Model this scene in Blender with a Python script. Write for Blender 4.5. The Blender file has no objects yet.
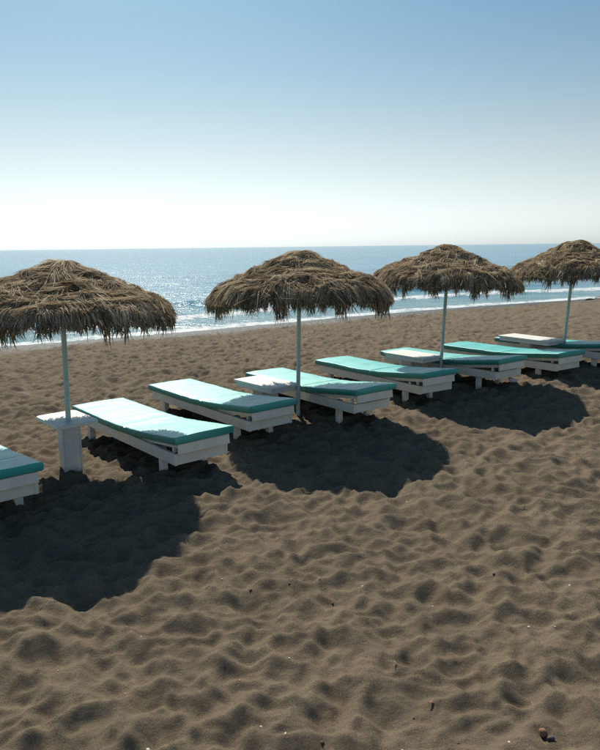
import bpy, bmesh, math, random
import numpy as np
from mathutils import Matrix, Vector

# ------------------------------------------------------------------ camera, sky, sun
SC = bpy.context.scene
COL = SC.collection
CAM_H = 2.076
cam = bpy.data.cameras.new("camera")
cam.sensor_fit = 'HORIZONTAL'; cam.sensor_width = 36.0
cam.lens = 680.0 / 600.0 * 36.0
cam.clip_start = 0.05; cam.clip_end = 60000
camo = bpy.data.objects.new("camera", cam); COL.objects.link(camo)
pitch = math.atan((375 - 246.6) / 680.0)
camo.matrix_world = (Matrix.Translation((0, 0, CAM_H)) @ Matrix.Rotation(math.pi / 2 - pitch, 4, 'X')
                     @ Matrix.Rotation(-0.0121, 4, 'Z'))
SC.camera = camo

SUN_EL = math.radians(44.5)
SUN_AZ = math.radians(-14.8)          # measured from +Y (camera forward), negative = left
w = bpy.data.worlds.new("World"); SC.world = w; w.use_nodes = True
nt = w.node_tree
bg = nt.nodes["Background"]
sky = nt.nodes.new("ShaderNodeTexSky"); sky.sky_type = 'NISHITA'
sky.sun_disc = False; sky.sun_elevation = SUN_EL; sky.sun_rotation = SUN_AZ
sky.altitude = 0; sky.air_density = 0.9; sky.dust_density = 0.8; sky.ozone_density = 3.0
# sea haze: the blue is a little washed out everywhere and fades to white at the horizon, all the way round
tcw = nt.nodes.new("ShaderNodeTexCoord"); sxyz = nt.nodes.new("ShaderNodeSeparateXYZ")
nt.links.new(tcw.outputs["Generated"], sxyz.inputs[0])
hz = nt.nodes.new("ShaderNodeMapRange"); hz.interpolation_type = 'SMOOTHERSTEP'
hz.inputs[1].default_value = -0.08; hz.inputs[2].default_value = 0.41; hz.inputs[3].default_value = 1.0; hz.inputs[4].default_value = 0.0
nt.links.new(sxyz.outputs["Z"], hz.inputs[0])
bw = nt.nodes.new("ShaderNodeRGBToBW"); nt.links.new(sky.outputs[0], bw.inputs[0])
gt = nt.nodes.new("ShaderNodeMix"); gt.data_type = 'RGBA'; gt.blend_type = 'MULTIPLY'; gt.inputs[0].default_value = 1.0
nt.links.new(bw.outputs[0], gt.inputs[6]); gt.inputs[7].default_value = (1.66, 1.32, 1.38, 1)
lo = nt.nodes.new("ShaderNodeMapRange"); lo.interpolation_type = 'SMOOTHSTEP'      # the haze is thickest right on the sea line
lo.inputs[1].default_value = -0.02; lo.inputs[2].default_value = 0.11; lo.inputs[3].default_value = 1.10; lo.inputs[4].default_value = 1.0
nt.links.new(sxyz.outputs["Z"], lo.inputs[0])
ml = nt.nodes.new("ShaderNodeVectorMath"); ml.operation = 'SCALE'
nt.links.new(gt.outputs[2], ml.inputs[0]); nt.links.new(lo.outputs[0], ml.inputs["Scale"])
mh = nt.nodes.new("ShaderNodeMix"); mh.data_type = 'RGBA'
nt.links.new(hz.outputs[0], mh.inputs[0]); nt.links.new(sky.outputs[0], mh.inputs[6]); nt.links.new(ml.outputs[0], mh.inputs[7])
tn = nt.nodes.new("ShaderNodeMix"); tn.data_type = 'RGBA'; tn.blend_type = 'MULTIPLY'; tn.inputs[0].default_value = 1.0
nt.links.new(mh.outputs[2], tn.inputs[6]); tn.inputs[7].default_value = (0.735, 1.0, 0.955, 1)
nt.links.new(tn.outputs[2], bg.inputs[0]); bg.inputs[1].default_value = 0.090

sun = bpy.data.lights.new("sun", 'SUN'); sun.energy = 5.0; sun.angle = math.radians(0.53)
sun.color = (1.0, 0.925, 0.79)
suno = bpy.data.objects.new("sun", sun); COL.objects.link(suno)
sd = Vector((math.sin(SUN_AZ) * math.cos(SUN_EL), math.cos(SUN_AZ) * math.cos(SUN_EL), math.sin(SUN_EL)))
suno.rotation_euler = sd.to_track_quat('Z', 'Y').to_euler()
suno.location = (-6, 18, 20)

vs = SC.view_settings
vs.view_transform = 'Standard'; vs.look = 'None'; vs.exposure = 0.0; vs.gamma = 1.0
vs.use_curve_mapping = False
SC.cycles.use_denoising = False
SC.cycles.sample_clamp_direct = 14.0
SC.cycles.max_bounces = 6
SC.cycles.diffuse_bounces = 1

# ------------------------------------------------------------------ helpers
rng = np.random.default_rng(7)
PERM = np.random.default_rng(3).permutation(512)
ANG = np.random.default_rng(4).random(512) * 2 * np.pi


def pnoise(x, y, seed=0):
    """2-D gradient noise, about -0.7..0.7"""
    x = np.asarray(x, float) + seed * 17.31; y = np.asarray(y, float) - seed * 9.77
    xi = np.floor(x).astype(np.int64); yi = np.floor(y).astype(np.int64)
    xf = x - xi; yf = y - yi
    u = xf ** 3 * (xf * (xf * 6 - 15) + 10); v = yf ** 3 * (yf * (yf * 6 - 15) + 10)

    def gr(ix, iy, dx, dy):
        a = ANG[PERM[(ix + PERM[iy & 511]) & 511]]
        return np.cos(a) * dx + np.sin(a) * dy
    a = gr(xi, yi, xf, yf); b = gr(xi + 1, yi, xf - 1, yf)
    c = gr(xi, yi + 1, xf, yf - 1); d = gr(xi + 1, yi + 1, xf - 1, yf - 1)
    return (a + u * (b - a)) * (1 - v) + (c + u * (d - c)) * v


def fbm(x, y, oct=3, seed=0):
    s = 0; a = 1.0
    for i in range(oct):
        s = s + a * pnoise(x * 2 ** i, y * 2 ** i, seed + i); a *= 0.5
    return s


def sstep(a, b, x):
    t = np.clip((x - a) / (b - a), 0, 1); return t * t * (3 - 2 * t)


def link(o, parent=None):
    COL.objects.link(o)
    if parent is not None:
        o.parent = parent
    return o


def np_mesh(name, verts, faces, smooth=True, mat=None, attrs=None):
    """faces: (n,k) int array with constant k"""
    me = bpy.data.meshes.new(name)
    verts = np.asarray(verts, np.float32); faces = np.asarray(faces, np.int32)
    n, k = faces.shape
    me.vertices.add(len(verts)); me.vertices.foreach_set("co", verts.ravel())
    me.loops.add(n * k); me.loops.foreach_set("vertex_index", faces.ravel())
    me.polygons.add(n); me.polygons.foreach_set("loop_start", np.arange(0, n * k, k, dtype=np.int32))
    me.update(calc_edges=True)
    me.polygons.foreach_set("use_smooth", np.full(n, smooth, bool))
    for an, av in (attrs or {}).items():
        at = me.attributes.new(an, 'FLOAT', 'POINT'); at.data.foreach_set("value", np.asarray(av, np.float32))
    if mat: me.materials.append(mat)
    me.validate(); me.update()
    return me


def grid_faces(nr, nc):
    i = np.arange(nr - 1)[:, None] * nc + np.arange(nc - 1)[None, :]
    return np.stack([i, i + 1, i + nc + 1, i + nc], -1).reshape(-1, 4)


def box_mesh(name, size, mat, bevel=0.004, center=(0, 0, 0), seg=1, round_z=0):
    bm = bmesh.new(); bmesh.ops.create_cube(bm, size=1)
    bmesh.ops.scale(bm, vec=size, verts=bm.verts)
    if round_z:
        ed = [e for e in bm.edges if abs(e.verts[0].co.z - e.verts[1].co.z) > 1e-6]
        bmesh.ops.bevel(bm, geom=ed, offset=round_z, segments=4, profile=0.5, affect='EDGES')
    if bevel:
        ed = [e for e in bm.edges if len(e.link_faces) == 2 and e.calc_face_angle() > 0.8]
        bmesh.ops.bevel(bm, geom=ed, offset=bevel, segments=seg, profile=0.5, affect='EDGES')
    bmesh.ops.translate(bm, vec=center, verts=bm.verts)
    me = bpy.data.meshes.new(name); bm.to_mesh(me); bm.free(); me.materials.append(mat)
    return me


def obj(name, me, parent=None, loc=(0, 0, 0), rot=(0, 0, 0)):
    o = bpy.data.objects.new(name, me); o.location = loc; o.rotation_euler = rot
    return link(o, parent)


def tag(o, label=None, cat=None, group=None, kind=None):
    if label: o["label"] = label
    if cat: o["category"] = cat
    if group: o["group"] = group
    if kind: o["kind"] = kind
    return o


def empty(name, loc, rz=0):
    o = bpy.data.objects.new(name, None); o.empty_display_size = 0.2
    o.location = loc; o.rotation_euler = (0, 0, rz)
    return link(o)


def tube_mesh(name, pts, radii, mat, n=12):
    pts = [Vector(p) for p in pts]; V = []; F = []
    for i, p in enumerate(pts):
        d = (pts[min(i + 1, len(pts) - 1)] - pts[max(i - 1, 0)]).normalized()
        a = d.orthogonal().normalized() if abs(d.z) < 0.99 else Vector((1, 0, 0)); b = d.cross(a)
        for k in range(n):
            t = 2 * math.pi * k / n
            V.append(p + (a * math.cos(t) + b * math.sin(t)) * radii[i])
    for i in range(len(pts) - 1):
        for k in range(n):
            F.append((i * n + k, i * n + (k + 1) % n, (i + 1) * n + (k + 1) % n, (i + 1) * n + k))
    F.append(tuple(range(n))[::-1]); F.append(tuple(range((len(pts) - 1) * n, len(pts) * n)))
    me = bpy.data.meshes.new(name); me.from_pydata([tuple(v) for v in V], [], F)
    me.polygons.foreach_set("use_smooth", [len(f) == 4 for f in F])
    me.materials.append(mat); me.update()
    return me


# ------------------------------------------------------------------ materials
def new_mat(name):
    m = bpy.data.materials.new(name); m.use_nodes = True
    t = m.node_tree; b = t.nodes["Principled BSDF"]
    return m, t, b, t.nodes, t.links


def ramp(nodes, stops):
    r = nodes.new("ShaderNodeValToRGB"); e = r.color_ramp.elements
    while len(e) < len(stops): e.new(0.5)
    for el, (p, c) in zip(e, stops):
        el.position = p; el.color = (*c, 1)
    return r


def noise(nodes, links, coord, scale, detail=4, rough=0.55, dist=0.0):
    n = nodes.new("ShaderNodeTexNoise"); n.inputs["Scale"].default_value = scale
    n.inputs["Detail"].default_value = detail; n.inputs["Roughness"].default_value = rough
    n.inputs["Distortion"].default_value = dist
    links.new(coord, n.inputs["Vector"])
    return n


def mathn(nodes, links, op, a, b=None, clamp=False):
    m = nodes.new("ShaderNodeMath"); m.operation = op; m.use_clamp = clamp
    for i, v in enumerate((a, b)):
        if v is None: continue
        if isinstance(v, (int, float)): m.inputs[i].default_value = v
        else: links.new(v, m.inputs[i])
    return m.outputs[0]


def mixc(nodes, links, fac, a, b, blend='MIX'):
    m = nodes.new("ShaderNodeMix"); m.data_type = 'RGBA'; m.blend_type = blend
    for sock, v in ((m.inputs[0], fac), (m.inputs[6], a), (m.inputs[7], b)):
        if isinstance(v, (int, float)): sock.default_value = v
        elif isinstance(v, tuple): sock.default_value = (*v, 1)
        else: links.new(v, sock)
    return m.outputs[2]


def mat_sand():
    m, t, b, N, K = new_mat("sand")
    co = N.new("ShaderNodeTexCoord").outputs["Object"]
    n1 = noise(N, K, co, 900, 2, 0.6)           # grains
    n2 = noise(N, K, co, 2.2, 5, 0.6)           # soft patches
    n3 = noise(N, K, co, 260, 3, 0.7)           # coarser grit
    c1 = ramp(N, [(0.30, (0.072, 0.058, 0.042)), (0.5, (0.195, 0.158, 0.115)), (0.70, (0.36, 0.297, 0.218))])
    K.new(n1.outputs["Fac"], c1.inputs[0])
    c2 = ramp(N, [(0.3, (0.80, 0.78, 0.76)), (0.7, (1.12, 1.10, 1.06))])
    K.new(n2.outputs["Fac"], c2.inputs[0])
    col = mixc(N, K, 1.0, c1.outputs[0], c2.outputs[0], 'MULTIPLY')
    c3 = ramp(N, [(0.33, (0.40, 0.39, 0.38)), (0.48, (0.96, 0.96, 0.96)), (0.60, (1.05, 1.04, 1.03)), (0.68, (2.0, 1.9, 1.75))])
    K.new(n3.outputs["Fac"], c3.inputs[0])
    col = mixc(N, K, 1.0, col, c3.outputs[0], 'MULTIPLY')
    wet = N.new("ShaderNodeAttribute"); wet.attribute_name = "wet"
    col = mixc(N, K, wet.outputs["Fac"], col, (0.035, 0.028, 0.022))
    K.new(col, b.inputs["Base Color"])
    rr = N.new("ShaderNodeMapRange"); K.new(wet.outputs["Fac"], rr.inputs[0])
    rr.inputs[3].default_value = 0.95; rr.inputs[4].default_value = 0.35
    K.new(rr.outputs[0], b.inputs["Roughness"])
    b.inputs["Specular IOR Level"].default_value = 0.15
    bp = N.new("ShaderNodeBump"); bp.inputs["Distance"].default_value = 0.005; bp.inputs["Strength"].default_value = 0.7
    mx = mathn(N, K, 'ADD', n1.outputs["Fac"], n3.outputs["Fac"])
    n4 = noise(N, K, co, 45, 4, 0.6)
    mx = mathn(N, K, 'ADD', mx, mathn(N, K, 'MULTIPLY', n4.outputs["Fac"], 3.0))
    K.new(mx, bp.inputs["Height"]); K.new(bp.outputs[0], b.inputs["Normal"])
    return m


def mat_paint(name, base, dirt, rough=0.55, amt=0.55):
    m, t, b, N, K = new_mat(name)
    tc = N.new("ShaderNodeTexCoord")
    geo = N.new("ShaderNodeNewGeometry")
    co = geo.outputs["Position"]
    n1 = noise(N, K, co, 7, 5, 0.65); n2 = noise(N, K, co, 55, 4, 0.7)
    r = ramp(N, [(0.42, (0, 0, 0)), (0.75, (1, 1, 1))]); K.new(n1.outputs["Fac"], r.inputs[0])
    f = mathn(N, K, 'MULTIPLY', r.outputs[0], amt)
    col = mixc(N, K, f, base, dirt)
    r2 = ramp(N, [(0.68, (0, 0, 0)), (0.74, (1, 1, 1))]); K.new(n2.outputs["Fac"], r2.inputs[0])
    col = mixc(N, K, mathn(N, K, 'MULTIPLY', r2.outputs[0], 0.45), col, (0.30, 0.26, 0.20))
    K.new(col, b.inputs["Base Color"]); b.inputs["Roughness"].default_value = rough
    bp = N.new("ShaderNodeBump"); bp.inputs["Distance"].default_value = 0.0015; bp.inputs["Strength"].default_value = 0.5
    K.new(n2.outputs["Fac"], bp.inputs["Height"]); K.new(bp.outputs[0], b.inputs["Normal"])
    return m


def mat_vinyl(name, a, bcol):
    m, t, b, N, K = new_mat(name)
    co = N.new("ShaderNodeTexCoord").outputs["Object"]
    n1 = noise(N, K, co, 3.0, 4, 0.6); n2 = noise(N, K, co, 30, 4, 0.6)
    r = ramp(N, [(0.35, a), (0.7, bcol)]); K.new(n1.outputs["Fac"], r.inputs[0])
    ta = N.new("ShaderNodeAttribute"); ta.attribute_name = "lit_top"
    K.new(mixc(N, K, ta.outputs["Fac"], (0.003, 0.27, 0.23), r.outputs[0]), b.inputs["Base Color"])  # sunlit top painted paler, shaded sides painted darker teal
    rr = N.new("ShaderNodeMapRange"); K.new(n2.outputs["Fac"], rr.inputs[0])
    rr.inputs[3].default_value = 0.40; rr.inputs[4].default_value = 0.55
    K.new(rr.outputs[0], b.inputs["Roughness"])
    b.inputs["Specular IOR Level"].default_value = 0.6
    b.inputs["IOR"].default_value = 1.5
    b.inputs["Coat Weight"].default_value = 0.5; b.inputs["Coat Roughness"].default_value = 0.42
    b.inputs["Coat IOR"].default_value = 1.6
    bp = N.new("ShaderNodeBump"); bp.inputs["Distance"].default_value = 0.002; bp.inputs["Strength"].default_value = 0.35
    K.new(n2.outputs["Fac"], bp.inputs["Height"]); K.new(bp.outputs[0], b.inputs["Normal"])
    return m


def mat_straw():
    m, t, b, N, K = new_mat("straw")
    at = N.new("ShaderNodeAttribute"); at.attribute_name = "tone"
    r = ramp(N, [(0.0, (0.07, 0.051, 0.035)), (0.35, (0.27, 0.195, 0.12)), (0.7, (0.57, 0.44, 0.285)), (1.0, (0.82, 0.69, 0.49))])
    K.new(at.outputs["Fac"], r.inputs[0])
    K.new(r.outputs[0], b.inputs["Base Color"]); b.inputs["Roughness"].default_value = 0.75
    b.inputs["Specular IOR Level"].default_value = 0.25
    tr = N.new("ShaderNodeBsdfTranslucent"); K.new(r.outputs[0], tr.inputs["Color"])
    mx = N.new("ShaderNodeMixShader"); mx.inputs[0].default_value = 0.32
    K.new(b.outputs[0], mx.inputs[1]); K.new(tr.outputs[0], mx.inputs[2])
    K.new(mx.outputs[0], N["Material Output"].inputs["Surface"])
    return m


def mat_sea():
    m, t, b, N, K = new_mat("sea_water")
    tc = N.new("ShaderNodeTexCoord")
    co = tc.outputs["Object"]
    mp = N.new("ShaderNodeMapping"); mp.inputs["Rotation"].default_value = (0, 0, math.radians(-30.3))
    mp.inputs["Scale"].default_value = (0.55, 1.0, 1.0); K.new(co, mp.inputs[0])
    n1 = noise(N, K, mp.outputs[0], 0.35, 5, 0.6, 0.2)
    n2 = noise(N, K, mp.outputs[0], 2.2, 5, 0.65, 0.3)
    n3 = noise(N, K, mp.outputs[0], 0.03, 4, 0.55)
    r = ramp(N, [(0.3, (0.012, 0.155, 0.27)), (0.7, (0.022, 0.215, 0.36))]); K.new(n3.outputs["Fac"], r.inputs[0])
    sh = N.new("ShaderNodeAttribute"); sh.attribute_name = "shallow"
    col = mixc(N, K, sh.outputs["Fac"], r.outputs[0], (0.075, 0.20, 0.22))
    fo = N.new("ShaderNodeAttribute"); fo.attribute_name = "foam"
    nf = noise(N, K, co, 3.5, 6, 0.7, 0.6)
    thr = mathn(N, K, 'ADD', fo.outputs["Fac"], mathn(N, K, 'MULTIPLY', mathn(N, K, 'SUBTRACT', nf.outputs["Fac"], 0.5), 1.3))
    rf = N.new("ShaderNodeMapRange"); K.new(thr, rf.inputs[0])
    rf.inputs[1].default_value = 0.42; rf.inputs[2].default_value = 0.62
    K.new(col, b.inputs["Base Color"]); b.inputs["Roughness"].default_value = 0.17
    b.inputs["IOR"].default_value = 1.33; b.inputs["Specular IOR Level"].default_value = 0.4
    bp = N.new("ShaderNodeBump"); bp.inputs["Distance"].default_value = 0.6; bp.inputs["Strength"].default_value = 0.42
    n5 = noise(N, K, mp.outputs[0], 0.09, 4, 0.6)
    h = mathn(N, K, 'ADD', mathn(N, K, 'MULTIPLY', n1.outputs["Fac"], 1.2), mathn(N, K, 'MULTIPLY', mathn(N, K, 'MULTIPLY', n2.outputs["Fac"], n5.outputs["Fac"]), 0.8))
    K.new(h, bp.inputs["Height"]); K.new(bp.outputs[0], b.inputs["Normal"])
    d = N.new("ShaderNodeBsdfPrincipled"); d.inputs["Base Color"].default_value = (0.70, 0.73, 0.75, 1); d.inputs["Roughness"].default_value = 0.8
    b2 = N.new("ShaderNodeBump"); b2.inputs["Distance"].default_value = 0.05; K.new(nf.outputs["Fac"], b2.inputs["Height"])
    K.new(b2.outputs[0], d.inputs["Normal"])
    mx = N.new("ShaderNodeMixShader"); K.new(rf.outputs[0], mx.inputs[0])
    K.new(b.outputs[0], mx.inputs[1]); K.new(d.outputs[0], mx.inputs[2])
    K.new(mx.outputs[0], N["Material Output"].inputs["Surface"])
    return m


def mat_plain(name, c, c2, rough=0.8, scale=40):
    m, t, b, N, K = new_mat(name)
    co = N.new("ShaderNodeTexCoord").outputs["Object"]
    n1 = noise(N, K, co, scale, 5, 0.65)
    r = ramp(N, [(0.35, c), (0.68, c2)]); K.new(n1.outputs["Fac"], r.inputs[0])
    K.new(r.outputs[0], b.inputs["Base Color"]); b.inputs["Roughness"].default_value = rough
    bp = N.new("ShaderNodeBump"); bp.inputs["Distance"].default_value = 0.002; bp.inputs["Strength"].default_value = 0.5
    K.new(n1.outputs["Fac"], bp.inputs["Height"]); K.new(bp.outputs[0], b.inputs["Normal"])
    return m


M_SAND = mat_sand()
M_SEA = mat_sea()
M_WHITE = mat_paint("white_paint", (0.88, 0.82, 0.71), (0.62, 0.54, 0.43), 0.6, 0.5)
M_TABLE = mat_paint("table_paint", (0.82, 0.80, 0.75), (0.62, 0.58, 0.52), 0.5, 0.4)
M_POLE = mat_paint("pole_paint", (0.56, 0.68, 0.64), (0.36, 0.42, 0.38), 0.45, 0.6)
M_WOOD = mat_plain("rib_wood", (0.10, 0.07, 0.045), (0.19, 0.14, 0.09))
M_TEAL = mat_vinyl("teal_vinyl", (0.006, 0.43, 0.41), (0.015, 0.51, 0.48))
M_TEAL2 = mat_vinyl("faded_glare_teal_vinyl", (0.05, 0.48, 0.44), (0.10, 0.55, 0.50))  # paler copy: sun glare painted into the teal, plus slight fading
M_STRAW = mat_straw()
M_SHELL = mat_plain("shell_white", (0.62, 0.58, 0.52), (0.8, 0.77, 0.72), 0.6, 60)
M_STONE = mat_plain("dark_pebble", (0.03, 0.028, 0.027), (0.09, 0.08, 0.075), 0.7, 60)
M_RUST = mat_plain("red_stone", (0.20, 0.09, 0.055), (0.36, 0.20, 0.13), 0.75, 50)
M_LEAF = mat_plain("dry_leaf", (0.14, 0.065, 0.03), (0.27, 0.14, 0.065), 0.7, 70)
M_TWIG = mat_plain("twig", (0.16, 0.12, 0.08), (0.34, 0.27, 0.19), 0.8, 90)
M_WEED = mat_plain("seaweed", (0.015, 0.013, 0.010), (0.05, 0.042, 0.03), 0.6, 30)

# ------------------------------------------------------------------ beach and sea
WATER_Z = -0.50
SH_A = math.radians(30.3)
SH_P = np.array([2.0, 25.1])


def shore_ts(x, y):
    dx = x - SH_P[0]; dy = y - SH_P[1]
    t = dx * math.cos(SH_A) + dy * math.sin(SH_A)
    s = -dx * math.sin(SH_A) + dy * math.cos(SH_A)
    s = s - 0.35 * np.sin(t * 0.23 + 0.6) - 0.5 * np.sin(t * 0.071)
    return t, s                                                # s > 0 is seaward


def macro(x, y):
    x = np.asarray(x, float); y = np.asarray(y, float)
    t, s = shore_ts(x, y)
    pl = 0.01375 * np.clip(x, -14, 14) + 0.01176 * np.clip(y, -10, 26)
    sl = WATER_Z - 0.062 * s
    k = 0.25
    h = np.clip(0.5 + 0.5 * (sl - pl) / k, 0, 1)
    z = sl + (pl - sl) * h - k * h * (1 - h)
    return np.maximum(z, WATER_Z - 1.5)


def axis(core, step, hi, g):
    out = [core]; d = step
    while out[-1] < hi:
        out.append(out[-1] + d); d *= g
    return out


xs_c = np.arange(-3.2, 3.6, 0.018)
xs = np.concatenate([-np.array(axis(3.218, 0.018, 150, 1.0135))[::-1], xs_c, np.array(axis(3.6, 0.018, 150, 1.0135))])
ys_l = [2.0]
while ys_l[-1] < 38: ys_l.append(ys_l[-1] + max(0.012, 0.0044 * ys_l[-1]))
ys_b = np.array(axis(-2.0, 0.02, 25, 1.05))
ys = np.concatenate([-ys_b[::-1], np.array(ys_l[1:])])
GX, GY = np.meshgrid(xs, ys)
T, S = shore_ts(GX, GY)
dry = 1 - sstep(-3.0, -0.6, S)
D = 0.055 * fbm(GX * 0.45, GY * 0.45, 2, 1)
wx = GX + 0.18 * pnoise(GX * 2.1, GY * 2.1, 31); wy = GY + 0.18 * pnoise(GX * 2.1, GY * 2.1, 32)
D += 0.022 * pnoise(wx * 1.9, wy * 1.9, 5) + 0.036 * pnoise(wx * 3.9, wy * 3.9, 6)
rid = 1 - np.abs(pnoise(wx * 3.1, wy * 3.1, 17)) * 3.2
D += 0.018 * np.clip(rid, -0.6, 1)
rid2 = 1 - np.abs(pnoise(wx * 6.3 + 3, wy * 6.3, 18)) * 3.2
D += 0.011 * np.clip(rid2, -0.6, 1)
FINE = 0.021 * pnoise(wx * 8.5, wy * 8.5, 7) + 0.009 * pnoise(GX * 17, GY * 17, 8) + 0.004 * pnoise(GX * 36, GY * 36, 9)
# footprints and scuffs
frng = np.random.default_rng(21)
PR = np.zeros_like(D)


def scoop(px, py, a, b, ang, dep, rim=0.35, pw=3.0, keep=0.25):
    """tread one print into the sand: it wipes out what was there, sinks, and pushes up a rim"""
    R = 2.3 * max(a, b)
    i0, i1 = np.searchsorted(xs, (px - R, px + R)); j0, j1 = np.searchsorted(ys, (py - R, py + R))
    if i1 - i0 < 2 or j1 - j0 < 2: return
    X = xs[i0:i1][None, :] - px; Y = ys[j0:j1][:, None] - py
    c, s = math.cos(ang), math.sin(ang)
    u = X * c + Y * s; v = -X * s + Y * c
    d = np.sqrt((u / a) ** 2 + (v / b) ** 2)
    m = np.exp(-(d ** pw))
    W = PR[j0:j1, i0:i1]
    W *= 1 - (1 - keep) * m
    W += dep * (-m * (1 + 0.35 * u / a) + rim * np.exp(-((d - 1.38) / 0.33) ** 2) * (1 - 0.5 * u / (a * 1.6)))


for npr in range(11500):
    py = 1.2 + 24 * frng.random() ** 1.12
    px = (frng.random() * 2 - 1) * (py * 0.56 + 2.2)
    q = frng.random()
    if q < 0.62:       # a bare foot or a shoe
        a_ = 0.085 + 0.06 * frng.random(); b_ = 0.052 + 0.035 * frng.random(); dep = 0.012 + 0.014 * frng.random()
        scoop(px, py, a_, b_, frng.random() * 2 * math.pi, dep, 0.5, 1.9 + 0.3 * frng.random(), 0.30)
    else:              # heel, toe, scuff
        a_ = 0.035 + 0.05 * frng.random(); b_ = 0.030 + 0.025 * frng.random(); dep = 0.006 + 0.010 * frng.random()
        scoop(px, py, a_, b_, frng.random() * 2 * math.pi, dep, 0.4, 2.0, 0.7)
PR = np.where(PR < 0, 0.030 * np.tanh(PR / 0.030), PR)
scoop(-0.30, 3.12, 0.055, 0.030, -0.5, 0.045, 0.3)     # sharp heart-shaped pit
scoop(-0.24, 3.12, 0.055, 0.030, 0.6 + math.pi, 0.045, 0.3, 3.0, 0.8)
D = (D + PR * 1.25 + 0.85 * FINE) * (0.06 + 0.94 * dry) * (1.15 + 0.45 * sstep(6.0, 12, GY))
# dry sand slides: no slope stays steeper than the angle of repose
DXs = np.diff(xs)[None, :]; DYs = np.diff(ys)[:, None]
jj = slice(np.searchsorted(ys, 0.5), np.searchsorted(ys, 22)); ii = slice(np.searchsorted(xs, -12), np.searchsorted(xs, 14))
Dn = D[jj, ii].copy(); lx_ = 0.72 * DXs[:, ii][:, :Dn.shape[1] - 1]; ly_ = 0.66 * DYs[jj][:Dn.shape[0] - 1]
for _ in range(30):
    e = np.diff(Dn, axis=1); e -= np.clip(e, -lx_, lx_); e *= 0.3; Dn[:, :-1] += e; Dn[:, 1:] -= e
    e = np.diff(Dn, axis=0); e -= np.clip(e, -ly_, ly_); e *= 0.3; Dn[:-1] += e; Dn[1:] -= e
D[jj, ii] = Dn
D += 0.45 * FINE * dry
GZ = macro(GX, GY) + D
wet = sstep(-3.2, -1.2, S + 0.7 * fbm(GX * 0.35, GY * 0.35, 2, 44))
me = np_mesh("beach_sand", np.stack([GX, GY, GZ], -1).reshape(-1, 3), grid_faces(*GX.shape), True, M_SAND, {"wet": wet.ravel()})
tag(obj("beach_sand", me), kind="structure")


def ground_z(x, y):
    i = int(np.clip(np.searchsorted(xs, x), 1, len(xs) - 1)); j = int(np.clip(np.searchsorted(ys, y), 1, len(ys) - 1))
    fx = (x - xs[i - 1]) / (xs[i] - xs[i - 1]); fy = (y - ys[j - 1]) / (ys[j] - ys[j - 1])
    return float((GZ[j - 1, i - 1] * (1 - fx) + GZ[j - 1, i] * fx) * (1 - fy) + (GZ[j, i - 1] * (1 - fx) + GZ[j, i] * fx) * fy)


# sea: laid out along the shoreline, swell and small breakers near the beach, out to the horizon
tp = np.array(axis(0.0, 0.14, 22000, 1.022)); tt = np.concatenate([-tp[1:][::-1], tp])
ss = np.array(axis(-3.0, 0.10, 26000, 1.022))
TT, SS = np.meshgrid(tt, ss)
SX = SH_P[0] + TT * math.cos(SH_A) - SS * math.sin(SH_A)
SY = SH_P[1] + TT * math.sin(SH_A) + SS * math.cos(SH_A)
_, SR = shore_ts(SX, SY)
near = np.clip(np.abs(TT) / 160, 0, 1); near = 1 - near ** 2
fade = np.exp(-np.clip(SS, 0, None) / 70) * near
SZ = np.full_like(TT, WATER_Z); FO = np.zeros_like(TT)
for (c0, amp, wd, sd_, fo) in [(4.2, 0.14, 0.5, 51, 0.7), (9.5, 0.18, 0.8, 52, 0.42), (16.5, 0.17, 1.4, 53, 0.42), (26, 0.16, 2.2, 54, 0.25), (39, 0.16, 3.0, 55, 0.1)]:
    cc = c0 + 0.8 * c0 ** 0.35 * pnoise(TT * 0.06, TT * 0 + sd_, sd_) * 2
    A = amp * 0.75 * (0.35 + 0.65 * sstep(-0.25, 0.35, pnoise(TT * 0.055, TT * 0 + sd_ * 2, sd_ + 3)))
    d = SR - cc
    SZ += near * A * np.exp(-(np.where(d < 0, d / (wd * 0.55), d / (wd * 1.7))) ** 2)
    FO = np.maximum(FO, fo * near * np.exp(-(np.where(d < 0, d / (wd * 2.0), d / (wd * 0.7))) ** 2) * sstep(0.15, 0.75, A / (amp * 0.75)) * 0.95)
SZ += fade * (0.07 * fbm(TT * 0.12, SS * 0.3, 3, 61) + 0.03 * pnoise(TT * 0.9, SS * 1.3, 66)) * sstep(0, 6, SR)
edge = 0.45 * fbm(TT * 0.25, SS * 0 + 1.7, 3, 63)
FO = np.maximum(FO, 0.60 * sstep(-0.8, -0.2, SR + edge) * (1 - sstep(0.2, 1.6, SR + edge)))
FO = np.clip(FO + 0.25 * fbm(TT * 0.5, SS * 0.9, 3, 64) * (FO > 0.05), 0, 1)
SZ += 0.02 * FO
shal = np.exp(-np.clip(SR, 0, None) / 9.0)
me = np_mesh("sea", np.stack([SX, SY, SZ], -1).reshape(-1, 3), grid_faces(*TT.shape), True, M_SEA,
             {"foam": FO.ravel(), "shallow": shal.ravel()})
tag(obj("sea", me), kind="structure")

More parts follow.
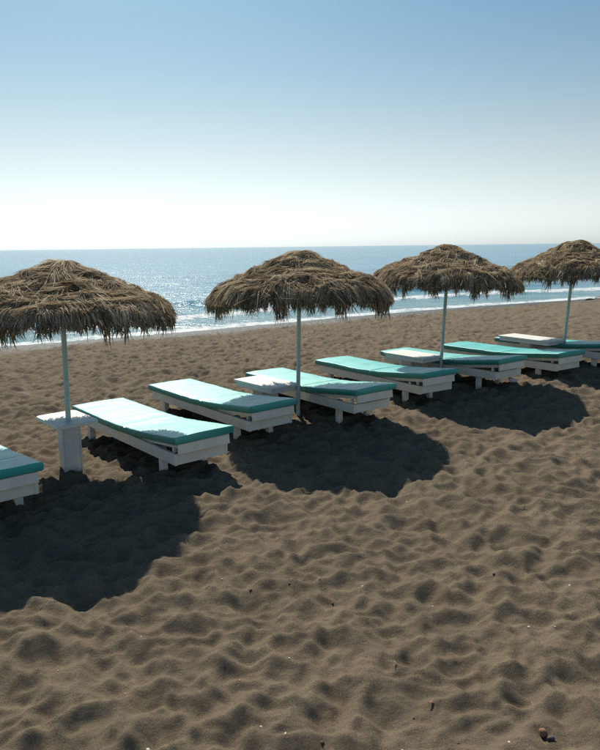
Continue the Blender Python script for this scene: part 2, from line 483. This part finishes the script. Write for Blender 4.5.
# ------------------------------------------------------------------ loungers
LL, LW = 2.25, 0.60
FY0, FY1 = 0.07, 2.20          # frame
HINGE = 0.98
Z_TOP = 0.330
M_rail = box_mesh("side_rail", (0.032, FY1 - FY0, 0.105), M_WHITE, 0.004)
M_end = box_mesh("end_rail", (LW - 0.114, 0.032, 0.098), M_WHITE, 0.004)
M_leg = box_mesh("leg", (0.062, 0.062, 0.36), M_WHITE, 0.004)
M_slat = box_mesh("slat", (LW - 0.09, 0.085, 0.018), M_WHITE, 0.003)
M_bslat = box_mesh("back_slat", (LW - 0.10, 0.09, 0.016), M_WHITE, 0.003)
M_stile = box_mesh("stile", (0.04, HINGE - 0.06, 0.045), M_WHITE, 0.003)
M_bend = box_mesh("back_end_board", (LW - 0.07, 0.024, 0.088), M_WHITE, 0.003)
M_prop = box_mesh("prop", (0.03, 0.03, 0.12), M_WHITE, 0.003)


def mattress_mesh(rise, seed, mat):
    """two-section foam mattress: flat seaward part, landward part lifted by `rise` at its end"""
    r = np.random.default_rng(seed)
    n = 220
    v = np.linspace(0, LL, n)
    th = 0.067
    lift = np.where(v < HINGE, rise * (1 - v / HINGE), 0)
    # soften the fold
    k = np.exp(-((v - HINGE) / 0.14) ** 2) * rise * 0.10
    zt = Z_TOP + lift + k
    prof = []      # closed cross-section, u across, w up (0..1), with rounded edges and a slight crown
    hw = LW / 2
    for u in [-1, -0.99, -0.97, *np.linspace(-0.9, 0.9, 15), 0.97, 0.99, 1]:
        e = 0.0015 * max(0, (abs(u) - 0.93) / 0.07) ** 2
        prof.append((u * hw, 0.006 * (1 - u * u) - e, 1))
    prof += [(hw + 0.003, -0.006, 0.6), (hw + 0.005, -0.012, 0.6), (hw + 0.006, -th + 0.010, 0.3)]
    for u in np.linspace(1, -1, 7): prof.append((u * (hw - 0.006), -th, 0))
    prof += [(-hw - 0.006, -th + 0.010, 0.3), (-hw - 0.005, -0.012, 0.6), (-hw - 0.003, -0.006, 0.6)]
    prof = np.array(prof); m = len(prof)
    V = np.zeros((n, m, 3))
    V[:, :, 0] = prof[:, 0][None, :] * (1 + 0.006 * np.sin(v * 5 + seed))[:, None]
    V[:, :, 1] = v[:, None]
    V[:, :, 2] = zt[:, None] + prof[:, 1][None, :]
    top = (prof[:, 2] > 0.9).astype(float)[None, :]
    U = prof[:, 0][None, :]; VV = v[:, None]
    wr = 0.005 * fbm(U * 4 + seed, VV * 4, 3, seed) + 0.004 * pnoise(U * 3 + seed, VV * 14, seed + 2) * np.exp(-((VV - HINGE) / 0.35) ** 2)
    for sv in (0.42, HINGE, 1.42, 1.86):
        wr = wr - (0.008 if sv == HINGE else 0.003) * np.exp(-((VV - sv) / (0.016 if sv == HINGE else 0.011)) ** 2)
    V[:, :, 2] += top * wr
    # ends rounded
    for i, f in ((0, 0.010), (n - 1, -0.010)):
        V[i, :, 1] += f * 0.5
        V[i, :, 2] += np.where(prof[:, 2] > 0.9, -0.004, np.where(prof[:, 2] < 0.1, 0.006, 0))
    idx = np.arange(n)[:, None] * m
    a = idx[:-1] + np.arange(m)[None]; bq = idx[:-1] + (np.arange(m) + 1)[None] % m
    F = np.stack([a, a + m, bq + m, bq], -1).reshape(-1, 4)
    me = bpy.data.meshes.new("mattress")
    faces = [tuple(f) for f in F.tolist()] + [tuple(range(m)), tuple(range((n - 1) * m, n * m))[::-1]]
    me.from_pydata(V.reshape(-1, 3).tolist(), [], faces)
    me.polygons.foreach_set("use_smooth", [len(f) == 4 for f in faces])
    at = me.attributes.new('lit_top', 'FLOAT', 'POINT')  # mask of the top, where sunlight is painted into the colour
    at.data.foreach_set('value', np.tile((prof[:, 2] > 0.9).astype(np.float32), n))
    me.materials.append(mat); me.update()
    bm = bmesh.new(); bm.from_mesh(me); bmesh.ops.recalc_face_normals(bm, faces=bm.faces); bm.to_mesh(me); bm.free()
    return me


def lounger(x, y, yaw, rise, seed, mat, label):
    root = empty("sun_lounger", (x, y, float(macro(x, y))), -yaw)
    # lie along the gentle slope of the beach
    ay = (math.sin(yaw), math.cos(yaw))
    root.rotation_euler[0] = math.atan((float(macro(x + ay[0] * 2, y + ay[1] * 2)) - root.location.z) / 2)
    tag(root, label, "sun lounger", "sun loungers in a row under the parasols")
    zc = 0.213
    for sx in (-1, 1):
        obj("side_rail", M_rail, root, (sx * (LW / 2 - 0.041), (FY0 + FY1) / 2, zc))
        for yy in (0.40, 1.98):
            obj("leg", M_leg, root, (sx * (LW / 2 - 0.089), yy, 0.08))
    for yy in (FY0 + 0.016, FY1 - 0.016):
        obj("end_rail", M_end, root, (0, yy, zc))
    for yy in np.arange(HINGE + 0.10, FY1 - 0.06, 0.168):
        obj("slat", M_slat, root, (0, yy, 0.244))
    ang = -math.atan(rise / HINGE)
    br = obj("backrest_frame", M_stile, root, (-(LW / 2 - 0.075), HINGE / 2 + 0.01, Z_TOP - 0.067 - 0.024 + rise / 2), (ang, 0, 0))
    s2 = obj("backrest_frame", M_stile, root, (LW / 2 - 0.075, HINGE / 2 + 0.01, Z_TOP - 0.067 - 0.024 + rise / 2), (ang, 0, 0))
    for yy in np.arange(0.08, HINGE - 0.05, 0.17):
        obj("back_slat", M_bslat, root, (0, yy, Z_TOP - 0.067 - 0.010 + rise * (1 - yy / HINGE)), (ang, 0, 0))
    obj("back_end_board", M_bend, root, (0, 0.03, Z_TOP - 0.067 - 0.047 + rise * 0.97), (ang, 0, 0))
    for sx in (-1, 1):
        obj("prop", M_prop, root, (sx * (LW / 2 - 0.075), 0.16, Z_TOP - 0.135 + rise * 0.80))
    obj("mattress", mattress_mesh(rise, seed, mat), root)
    return root


LOUNGERS = [
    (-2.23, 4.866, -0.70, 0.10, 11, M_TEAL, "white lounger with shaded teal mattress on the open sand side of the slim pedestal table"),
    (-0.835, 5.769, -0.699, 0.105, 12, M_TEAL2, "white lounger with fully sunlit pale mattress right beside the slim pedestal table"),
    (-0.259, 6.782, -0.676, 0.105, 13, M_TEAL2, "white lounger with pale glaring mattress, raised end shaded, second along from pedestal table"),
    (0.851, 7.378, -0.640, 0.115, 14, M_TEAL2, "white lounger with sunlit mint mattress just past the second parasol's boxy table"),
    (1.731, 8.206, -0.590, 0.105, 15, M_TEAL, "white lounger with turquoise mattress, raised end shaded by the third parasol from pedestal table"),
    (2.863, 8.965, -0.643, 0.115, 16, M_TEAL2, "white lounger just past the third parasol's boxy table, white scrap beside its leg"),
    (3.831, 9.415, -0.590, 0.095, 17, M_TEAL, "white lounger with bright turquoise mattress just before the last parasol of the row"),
    (4.923, 10.09, -0.600, 0.10, 18, M_TEAL, "white lounger beyond the last parasol's boxy table, at the end of the row"),
]
for a in LOUNGERS: lounger(*a)

# ------------------------------------------------------------------ tables
def pedestal_table(x, y, yaw):
    root = empty("pedestal_table", (x, y, float(macro(x, y))), -yaw)
    tag(root, "slim white pedestal table with thin rounded top pierced by a parasol pole", "table")
    obj("tabletop", box_mesh("tabletop", (0.39, 0.56, 0.030), M_TABLE, 0.005, (0, 0.0, 0.468), 2, round_z=0.05), root)
    obj("pedestal", box_mesh("pedestal", (0.150, 0.105, 0.54), M_TABLE, 0.004, (0.0, -0.03, 0.17)), root)
    obj("corner_batten", box_mesh("corner_batten", (0.016, 0.109, 0.53), M_TABLE, 0.003, (-0.0825, -0.03, 0.173)), root)
    obj("corner_batten", box_mesh("corner_batten", (0.016, 0.109, 0.53), M_TABLE, 0.003, (0.0825, -0.03, 0.173)), root)
    return root


def boxy_table(x, y, yaw, length, label):
    """x, y: the parasol pole, at the landward end of the table"""
    root = empty("boxy_table", (x, y, float(macro(x, y))), -yaw)
    tag(root, label, "table", "boxy side tables at the parasol poles")
    off = -0.19
    obj("tabletop", box_mesh("tabletop", (0.42, length, 0.028), M_TABLE, 0.005, (off, length / 2 - 0.02, 0.385), 2), root)
    for sx in (-1, 1):
        obj("apron", box_mesh("apron", (0.022, length - 0.05, 0.05), M_TABLE, 0.003, (off + sx * 0.185, length / 2 - 0.02, 0.345)), root)
    for yy in (0.02, length - 0.06):
        obj("apron", box_mesh("apron", (0.346, 0.022, 0.048), M_TABLE, 0.003, (off, yy, 0.345)), root)
    obj("pedestal", box_mesh("pedestal", (0.24, 0.20, 0.52), M_TABLE, 0.004, (off, length / 2, 0.108)), root)
    return root


PAR = [(-2.18, 6.174), (-0.03, 7.875), (2.005, 9.576), (4.25, 10.87)]
pedestal_table(-2.19, 6.19, -0.72)
boxy_table(-0.03, 7.875, -0.70, 0.76, "white boxy table with deep sides under the second parasol from pedestal table")
boxy_table(2.02, 9.576, -0.66, 0.78, "white boxy table with deep sides under the third parasol from pedestal table")
boxy_table(4.23, 10.80, -0.60, 1.00, "long white boxy table with deep sides under the last parasol of the row")

# ------------------------------------------------------------------ thatched parasols
P_R = np.array([0.0, 0.12, 0.20, 0.34, 0.58, 0.81, 0.95, 1.01, 1.04])
P_Z = np.array([1.875, 1.87, 1.835, 1.745, 1.630, 1.535, 1.46, 1.40, 1.32])


def prof_z(r): return np.interp(r, P_R, P_Z)


def ribbons(P, W, side, tone):
    """P (n,k,3) centre lines, W (n,k) widths, side (n,3) unit width direction -> verts, quads, tone per vertex"""
    n, k, _ = P.shape
    A = P - side[:, None, :] * W[:, :, None] / 2; B = P + side[:, None, :] * W[:, :, None] / 2
    V = np.stack([A, B], 2).reshape(-1, 3)
    base = (np.arange(n) * k * 2)[:, None] + (np.arange(k - 1) * 2)[None, :]
    F = np.stack([base, base + 1, base + 3, base + 2], -1).reshape(-1, 4)
    return V, F, np.repeat(tone, k * 2)


def thatch(seed):
    r = np.random.default_rng(seed)
    parts = []
    ph = r.random(4) * 6.28
    # rough circle: every canopy has its own wobble and sag
    def wob(phi): return 1 + 0.018 * np.sin(2 * phi + ph[0]) + 0.014 * np.sin(3 * phi + ph[1]) + 0.012 * np.sin(7 * phi + ph[2])
    def lump(phi, rr):
        x, y = np.cos(phi) * rr, np.sin(phi) * rr
        tier = (rr * 5.5 + 0.9 * pnoise(x * 2.2 + seed, y * 2.2, seed + 8)) % 1.0
        return (0.055 * fbm(x * 2.6 + seed, y * 2.6, 3, seed) + 0.034 * (tier - 0.5) * sstep(0.12, 0.3, rr)) * sstep(-0.1, 0.25, rr)
    # short blades tied all over the roof, pointing down-slope
    n = 5200
    phi = r.random(n) * 2 * np.pi; rs = np.sqrt(r.random(n)) * 1.0; ln = 0.12 + 0.14 * r.random(n); skew = r.normal(0, 0.7, n)
    lift = 0.005 + 0.03 * r.random(n)
    P = np.zeros((n, 3, 3))
    for j in range(3):
        q = j / 2
        rr = np.clip(rs + ln * q * np.cos(skew), 0, 1.08)
        pj = phi + ln * q * np.sin(skew) / np.maximum(rs + 0.12, 0.15)
        z = prof_z(rr) + lump(pj, rr) + lift * (0.3 + q)
        R_ = rr * wob(pj)
        P[:, j] = np.stack([R_ * np.cos(pj), R_ * np.sin(pj), z], -1)
    W = (0.008 + 0.009 * r.random(n))[:, None] * np.array([0.9, 1.0, 0.3])[None]
    tang = np.stack([-np.sin(phi), np.cos(phi), np.zeros(n)], -1)
    parts.append(ribbons(P, W, tang, np.clip(0.38 + r.normal(0, 0.2, n), 0, 1)))
    # dry fronds: bundles of blades heaped over one another, each lying its own way
    nb = 680
    ub = (np.arange(nb) + r.random(nb)) / nb
    for bi in range(nb):
        rim = bi >= nb - 95
        rc = 0.98 * math.sqrt(ub[bi]) if not rim else 0.90 + 0.06 * r.random()
        pc = r.random() * 2 * np.pi if not rim else (bi - nb + 95 + r.random() * 0.6) / 95 * 2 * np.pi
        head = r.normal(0, 0.75) if not rim else r.normal(0, 0.35)
        if not rim and r.random() < 0.35: head = np.sign(r.random() - 0.5) * (1.2 + 0.4 * r.random())
        bl = (0.15 + 0.20 * r.random()) * (0.8 if rim else 1); bw = 0.03 + 0.05 * r.random(); hump = 0.010 + 0.042 * r.random()
        m = 46 if not rim else 40
        u = r.normal(0, 0.5, m); st = r.random(m) * 0.35 * bl; lb = bl * (0.5 + 0.5 * r.random(m)); spread = r.normal(0, 0.16, m) + u * 0.35
        ex, ey = math.cos(pc), math.sin(pc); tx, ty = -ey, ex
        dx, dy = ex * math.cos(head) + tx * math.sin(head), ey * math.cos(head) + ty * math.sin(head)
        nx, ny = -dy, dx
        k = 4; P = np.zeros((m, k, 3)); jit = r.random(m) * 0.02
        for j in range(k):
            q = j / (k - 1)
            al = st + lb * q - bl * 0.45
            ac = u * bw + spread * lb * q * 0.6
            X = ex * rc + dx * al + nx * ac; Y = ey * rc + dy * al + ny * ac
            rr = np.hypot(X, Y); pj = np.arctan2(Y, X); over = np.maximum(rr - 1.05, 0)
            wv = wob(pj); f = np.where(rr > 1.05, (1.05 + over * 0.35) / np.maximum(rr, 1e-4), 1.0)
            z = prof_z(np.minimum(rr, 1.05)) + lump(pj, np.minimum(rr, 1.05)) + hump * np.exp(-(u * 1.1) ** 2) * (0.55 + 0.6 * q) + jit + 0.008 - over * 1.1
            P[:, j] = np.stack([X * f * wv, Y * f * wv, z], -1)
        W = (0.004 + 0.0055 * r.random(m))[:, None] * np.array([0.7, 1.0, 0.9, 0.25])[None]
        rl = r.normal(0, 0.7, m)[:, None]
        side = np.array([nx, ny, 0])[None] * np.cos(rl) + np.array([0, 0, 1.0])[None] * np.sin(rl)
        tone = np.clip(0.62 + r.normal(0, 0.20) + r.normal(0, 0.17, m), 0, 1)
        parts.append(ribbons(P, W, side, tone))
    # loose tangled blades lying every way
    n = 700
    phi = r.random(n) * 2 * np.pi; rs = np.sqrt(r.random(n)) * 1.02; ln = 0.10 + 0.22 * r.random(n); ang = r.random(n) * 2 * np.pi
    P = np.zeros((n, 3, 3))
    for j in range(3):
        q = j / 2 - 0.5
        X = rs * np.cos(phi) + np.cos(ang) * ln * q; Y = rs * np.sin(phi) + np.sin(ang) * ln * q
        rr = np.hypot(X, Y); pj = np.arctan2(Y, X)
        Z = prof_z(np.minimum(rr, 1.09)) + lump(pj, rr) + 0.03 + 0.03 * r.random(n)
        P[:, j] = np.stack([X, Y, Z], -1)
    side = np.stack([-np.sin(ang), np.cos(ang), r.normal(0, 0.5, n)], -1); side /= np.linalg.norm(side, axis=1)[:, None]
    W = (0.006 + 0.009 * r.random(n))[:, None] * np.array([0.5, 1.0, 0.3])[None]
    parts.append(ribbons(P, W, side, np.clip(0.52 + r.normal(0, 0.22, n), 0, 1)))

    def merge(ps):
        V = []; F = []; Tn = []; o = 0
        for v, f, t in ps:
            V.append(v); F.append(f + o); Tn.append(t); o += len(v)
        return np.concatenate(V), np.concatenate(F), np.concatenate(Tn)
    roof = merge(parts)
    # hanging fringe in tufts
    parts = []
    nt_ = 120
    tphi = np.sort((np.arange(nt_) + r.normal(0, 0.35, nt_)) / nt_ * 2 * np.pi)
    tlen = np.clip(0.105 + 0.19 * pnoise(tphi * 3.5, tphi * 0 + seed, 5) + r.normal(0, 0.05, nt_), 0.04, 0.27)
    n = 4600
    ti = r.integers(0, nt_, n)
    phi = tphi[ti] + r.normal(0, 0.019, n)
    rin = 1.01 - 0.13 * r.random(n) ** 2
    ln = tlen[ti] * (0.55 + 0.5 * r.random(n)) + 0.05
    k = 5; P = np.zeros((n, k, 3)); sway = r.normal(0, 0.035, n); outw = r.normal(0.0, 0.02, n)
    conv = (tphi[ti] - phi) * 0.6
    for j in range(k):
        q = j / (k - 1)
        rr = rin + outw * q + 0.03 * np.sin(min(q * 3, 1.57))
        pj = phi + conv * q * q + sway * q * q
        z = prof_z(np.minimum(rin, 1.05)) + 0.025 - ln * q - 0.015 * (1 - np.cos(q * 3))
        R_ = rr * wob(pj)
        P[:, j] = np.stack([R_ * np.cos(pj), R_ * np.sin(pj), z], -1)
    tang = np.stack([-np.sin(phi), np.cos(phi), np.zeros(n)], -1); rad = np.stack([np.cos(phi), np.sin(phi), np.zeros(n)], -1)
    rl = r.random(n)[:, None] * 3.14
    side = tang * np.cos(rl) + rad * np.sin(rl)
    W = (0.007 + 0.008 * r.random(n))[:, None] * np.array([0.9, 1.0, 0.9, 0.7, 0.2])[None]
    parts.append(ribbons(P, W, side, np.clip(0.44 + r.normal(0, 0.16, n), 0, 1)))
    fringe = merge(parts)
    # the packed layer that the blades are tied to
    nr, na = 16, 96
    R = np.linspace(0.0, 0.95, nr); A = np.linspace(0, 2 * np.pi, na, endpoint=False)
    AA, RR = np.meshgrid(A, R)
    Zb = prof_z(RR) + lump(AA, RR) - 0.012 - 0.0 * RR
    Rw = RR * wob(AA)
    top = np.stack([Rw * np.cos(AA), Rw * np.sin(AA), Zb], -1)
    bot = top.copy(); bot[..., 2] -= 0.05
    V = np.concatenate([top.reshape(-1, 3), bot[::-1].reshape(-1, 3)])
    i = np.arange(2 * nr - 1)[:, None] * na + np.arange(na)[None]
    j = np.arange(2 * nr - 1)[:, None] * na + (np.arange(na)[None] + 1) % na
    F = np.stack([i, i + na, j + na, j], -1).reshape(-1, 4)
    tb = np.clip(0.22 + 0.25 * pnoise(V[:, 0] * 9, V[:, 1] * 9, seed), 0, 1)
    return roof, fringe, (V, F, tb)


M_rib = tube_mesh("rib", [(0.03, 0, 1.74), (0.5, 0, 1.585), (1.0, 0, 1.385)], [0.014, 0.013, 0.011], M_WOOD, 6)
M_hub = tube_mesh("hub", [(0, 0, 1.66), (0, 0, 1.67), (0, 0, 1.75), (0, 0, 1.76)], [0.03, 0.045, 0.045, 0.03], M_WOOD, 12)


def parasol(i, x, y, rz, lean, flat, tilt, label):
    root = empty("thatched_parasol", (x, y, float(macro(x, y))))
    tag(root, label, "parasol", "thatched parasols along the beach")
    lx, ly = lean                                  # the pole leans a little; the roof sits level on top
    pm = tube_mesh("pole", [(lx * z / 1.4, ly * z / 1.4, z) for z in (-0.35, 0.1, 0.6, 1.2, 1.80)], [0.024, 0.024, 0.024, 0.023, 0.022], M_POLE, 16)
    top = (lx, ly, 0)
    obj("pole", pm, root); obj("hub", M_hub, root, (lx * 1.2, ly * 1.2, 0))
    for k in range(8): obj("rib", M_rib, root, (lx, ly, 0.03), (0, 0, k * math.pi / 4 + 0.2 + rz))
    roof, fr, base = thatch(100 + i)
    for part in (roof, fr, base):
        v = part[0]; v[:, :2] *= WIDE[i]; v[:, 2] = 1.87 - (1.87 - v[:, 2]) * flat
    rot = (Matrix.Rotation(tilt[0], 3, 'X') @ Matrix.Rotation(tilt[1], 3, 'Y') @ Matrix.Rotation(rz, 3, 'Z')).to_euler()
    top = (lx - 1.5 * math.sin(tilt[1]), ly + 1.5 * math.sin(tilt[0]), 0.01)      # tip about the hub
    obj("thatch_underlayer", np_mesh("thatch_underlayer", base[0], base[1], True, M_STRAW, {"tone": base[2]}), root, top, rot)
    tag(obj("straw_roof", np_mesh("straw_roof", roof[0], roof[1], False, M_STRAW, {"tone": roof[2]}), root, top, rot), kind="stuff")
    tag(obj("straw_fringe", np_mesh("straw_fringe", fr[0], fr[1], False, M_STRAW, {"tone": fr[2]}), root, top, rot), kind="stuff")


PL = ["shaggy straw parasol whose pole rises through the slim pedestal table",
      "shaggy straw parasol second from the one over the pedestal table, with a full oval shadow",
      "shaggy straw parasol between the second parasol and the last one of the row",
      "shaggy straw parasol at the far end of the row, over the long boxy table"]
LEAN = [(0.05, -0.06), (0.03, -0.03), (0.06, 0.0), (0.08, 0.0)]
WIDE = [0.97, 1.0, 1.0, 0.98]
FLAT = [0.84, 0.95, 0.91, 0.93]
TIP = [(0.0, 0.02), (-0.01, -0.015), (0.0, 0.03), (-0.02, -0.02)]
for i, (x, y) in enumerate(PAR): parasol(i, x, y, 1.7 * i, LEAN[i], FLAT[i], TIP[i], PL[i])

# ------------------------------------------------------------------ small things on the sand
def lump_mesh(name, size, seed, mat, sub=2, jag=0.25, shade=True):
    bm = bmesh.new(); bmesh.ops.create_icosphere(bm, subdivisions=sub, radius=0.5)
    r = random.Random(seed); off = [Vector((r.uniform(-1, 1), r.uniform(-1, 1), r.uniform(-1, 1))).normalized() for _ in range(7)]
    amp = [r.uniform(-jag, jag) for _ in range(7)]
    for v in bm.verts:
        d = v.co.normalized(); s = 1.0
        for o, a in zip(off, amp): s += a * max(0, d.dot(o)) ** 3
        v.co = v.co * s
    bmesh.ops.scale(bm, vec=size, verts=bm.verts)
    for f in bm.faces: f.smooth = shade
    me = bpy.data.meshes.new(name); bm.to_mesh(me); bm.free(); me.materials.append(mat); return me


def put(name, me, x, y, dz, rot, label, cat, group=None):
    return tag(obj(name, me, None, (x, y, ground_z(x, y) + dz), rot), label, cat, group)


put("red_stone", lump_mesh("red_stone", (0.050, 0.042, 0.036), 3, M_RUST, 2, 0.5), 1.02, 2.565, 0.012, (0.2, 0.3, 0.5),
    "small rusty red stone with a white chip lying on the sand", "stone")
put("dark_stone", lump_mesh("dark_stone", (0.035, 0.028, 0.024), 8, M_STONE, 2, 0.4), 1.035, 2.525, 0.008, (0, 0, 0.4),
    "small dark stone tucked against the rusty red stone", "stone")


def leaf_mesh():
    V = []; F = []
    n = 9
    for i in range(n):
        t = i / (n - 1); wv = 0.008 * math.sin(math.pi * min(1, t * 1.02)) ** 0.8 + 0.0008
        x = (t - 0.5) * 0.058; z = 0.003 * (2 * t - 1) ** 2
        V += [(x, -wv, z + 0.003), (x, 0, z), (x, wv, z + 0.002)]
    for i in range(n - 1):
        a = i * 3; F += [(a, a + 3, a + 4, a + 1), (a + 1, a + 4, a + 5, a + 2)]
    me = bpy.data.meshes.new("dry_leaf"); me.from_pydata(V, [], F); me.materials.append(M_LEAF)
    me.polygons.foreach_set("use_smooth", [True] * len(F)); return me


lf = put("dry_leaf", leaf_mesh(), 0.59, 2.765, -0.004, (0.25, 0.0, 0.35), "curled reddish brown dry leaf lying on the sunlit sand", "leaf")
so = lf.modifiers.new("solid", 'SOLIDIFY'); so.thickness = 0.0012

# shell chips and pebbles: few, scattered
srng = random.Random(5)
CH = [lump_mesh("shell_chip", (0.020, 0.013, 0.006), 20 + k, M_SHELL, 1, 0.5, False) for k in range(4)]
spots = [(-0.19, 2.64), (-0.305, 2.93), (-0.07, 3.08), (0.20, 3.4), (-0.5, 3.9), (0.75, 3.6), (1.2, 3.3), (-0.85, 2.9), (-0.62, 3.35), (0.42, 2.95)]
for _ in range(30):
    yy = 2.5 + 5.5 * srng.random() ** 1.2
    spots.append(((srng.random() * 2 - 1) * yy * 0.46, yy))
for k, (x, y) in enumerate(spots):
    o = put("shell_chip", CH[k % 4], x, y, 0.002, (srng.uniform(-.4, .4), srng.uniform(-.4, .4), srng.uniform(0, 6.28)),
            "tiny pale shell chip scattered on the dark sand", "shell", "shell chips scattered on the sand")
    s = 0.35 + 0.6 * srng.random() ** 2; o.scale = (s, s, s)
PB = [lump_mesh("dark_pebble", (0.022, 0.017, 0.009), 40 + k, M_STONE, 1, 0.4, True) for k in range(4)]
for k in range(44):
    yy = 2.5 + 6.0 * srng.random() ** 1.2; x = (srng.random() * 2 - 1) * yy * 0.46
    o = put("dark_pebble", PB[k % 4], x, yy, 0.0, (0, 0, srng.uniform(0, 6.28)),
            "tiny dark pebble scattered on the brown sand", "pebble", "dark pebbles scattered on the sand")
    s = 0.5 + 0.8 * srng.random() ** 2; o.scale = (s, s, s)
for k in range(16):
    yy = 2.6 + 5.0 * srng.random(); x = (srng.random() * 2 - 1) * yy * 0.44
    l = 0.04 + 0.07 * srng.random(); b = srng.uniform(-0.012, 0.012)
    me = tube_mesh("dry_twig", [(-l / 2, 0, 0), (0, b, 0.006), (l / 2, 0, 0.002)], [0.0016, 0.0019, 0.0010], M_TWIG, 5)
    put("dry_twig", me, x, yy, 0.004, (0, srng.uniform(-.25, .1), srng.uniform(0, 6.28)),
        "thin dry straw twig lying loose on the sand", "twig", "dry twigs on the sand")

# crumpled white scrap beside a lounger leg, dark wrack on the waterline
sx_, sy_ = 2.93, 9.22
put("crumpled_scrap", lump_mesh("crumpled_scrap", (0.15, 0.11, 0.09), 77, M_SHELL, 2, 0.7, False), sx_, sy_, 0.02, (0, 0, 0.4),
    "crumpled white scrap lying in shade beside a lounger leg", "litter")
for k, (px_, L_) in enumerate([(13.0, 0.55), (13.7, 0.75), (14.3, 0.45)]):
    yv = SH_P[1] + (px_ - SH_P[0]) * math.tan(SH_A) - 1.0
    put("seaweed_clump", lump_mesh("seaweed_clump", (L_, 0.30, 0.12), 90 + k, M_WEED, 3, 0.6), px_, yv, 0.03, (0, 0, 0.5 + k),
        "low dark seaweed clump washed up at the water's edge", "seaweed", "dark seaweed clumps on the waterline")
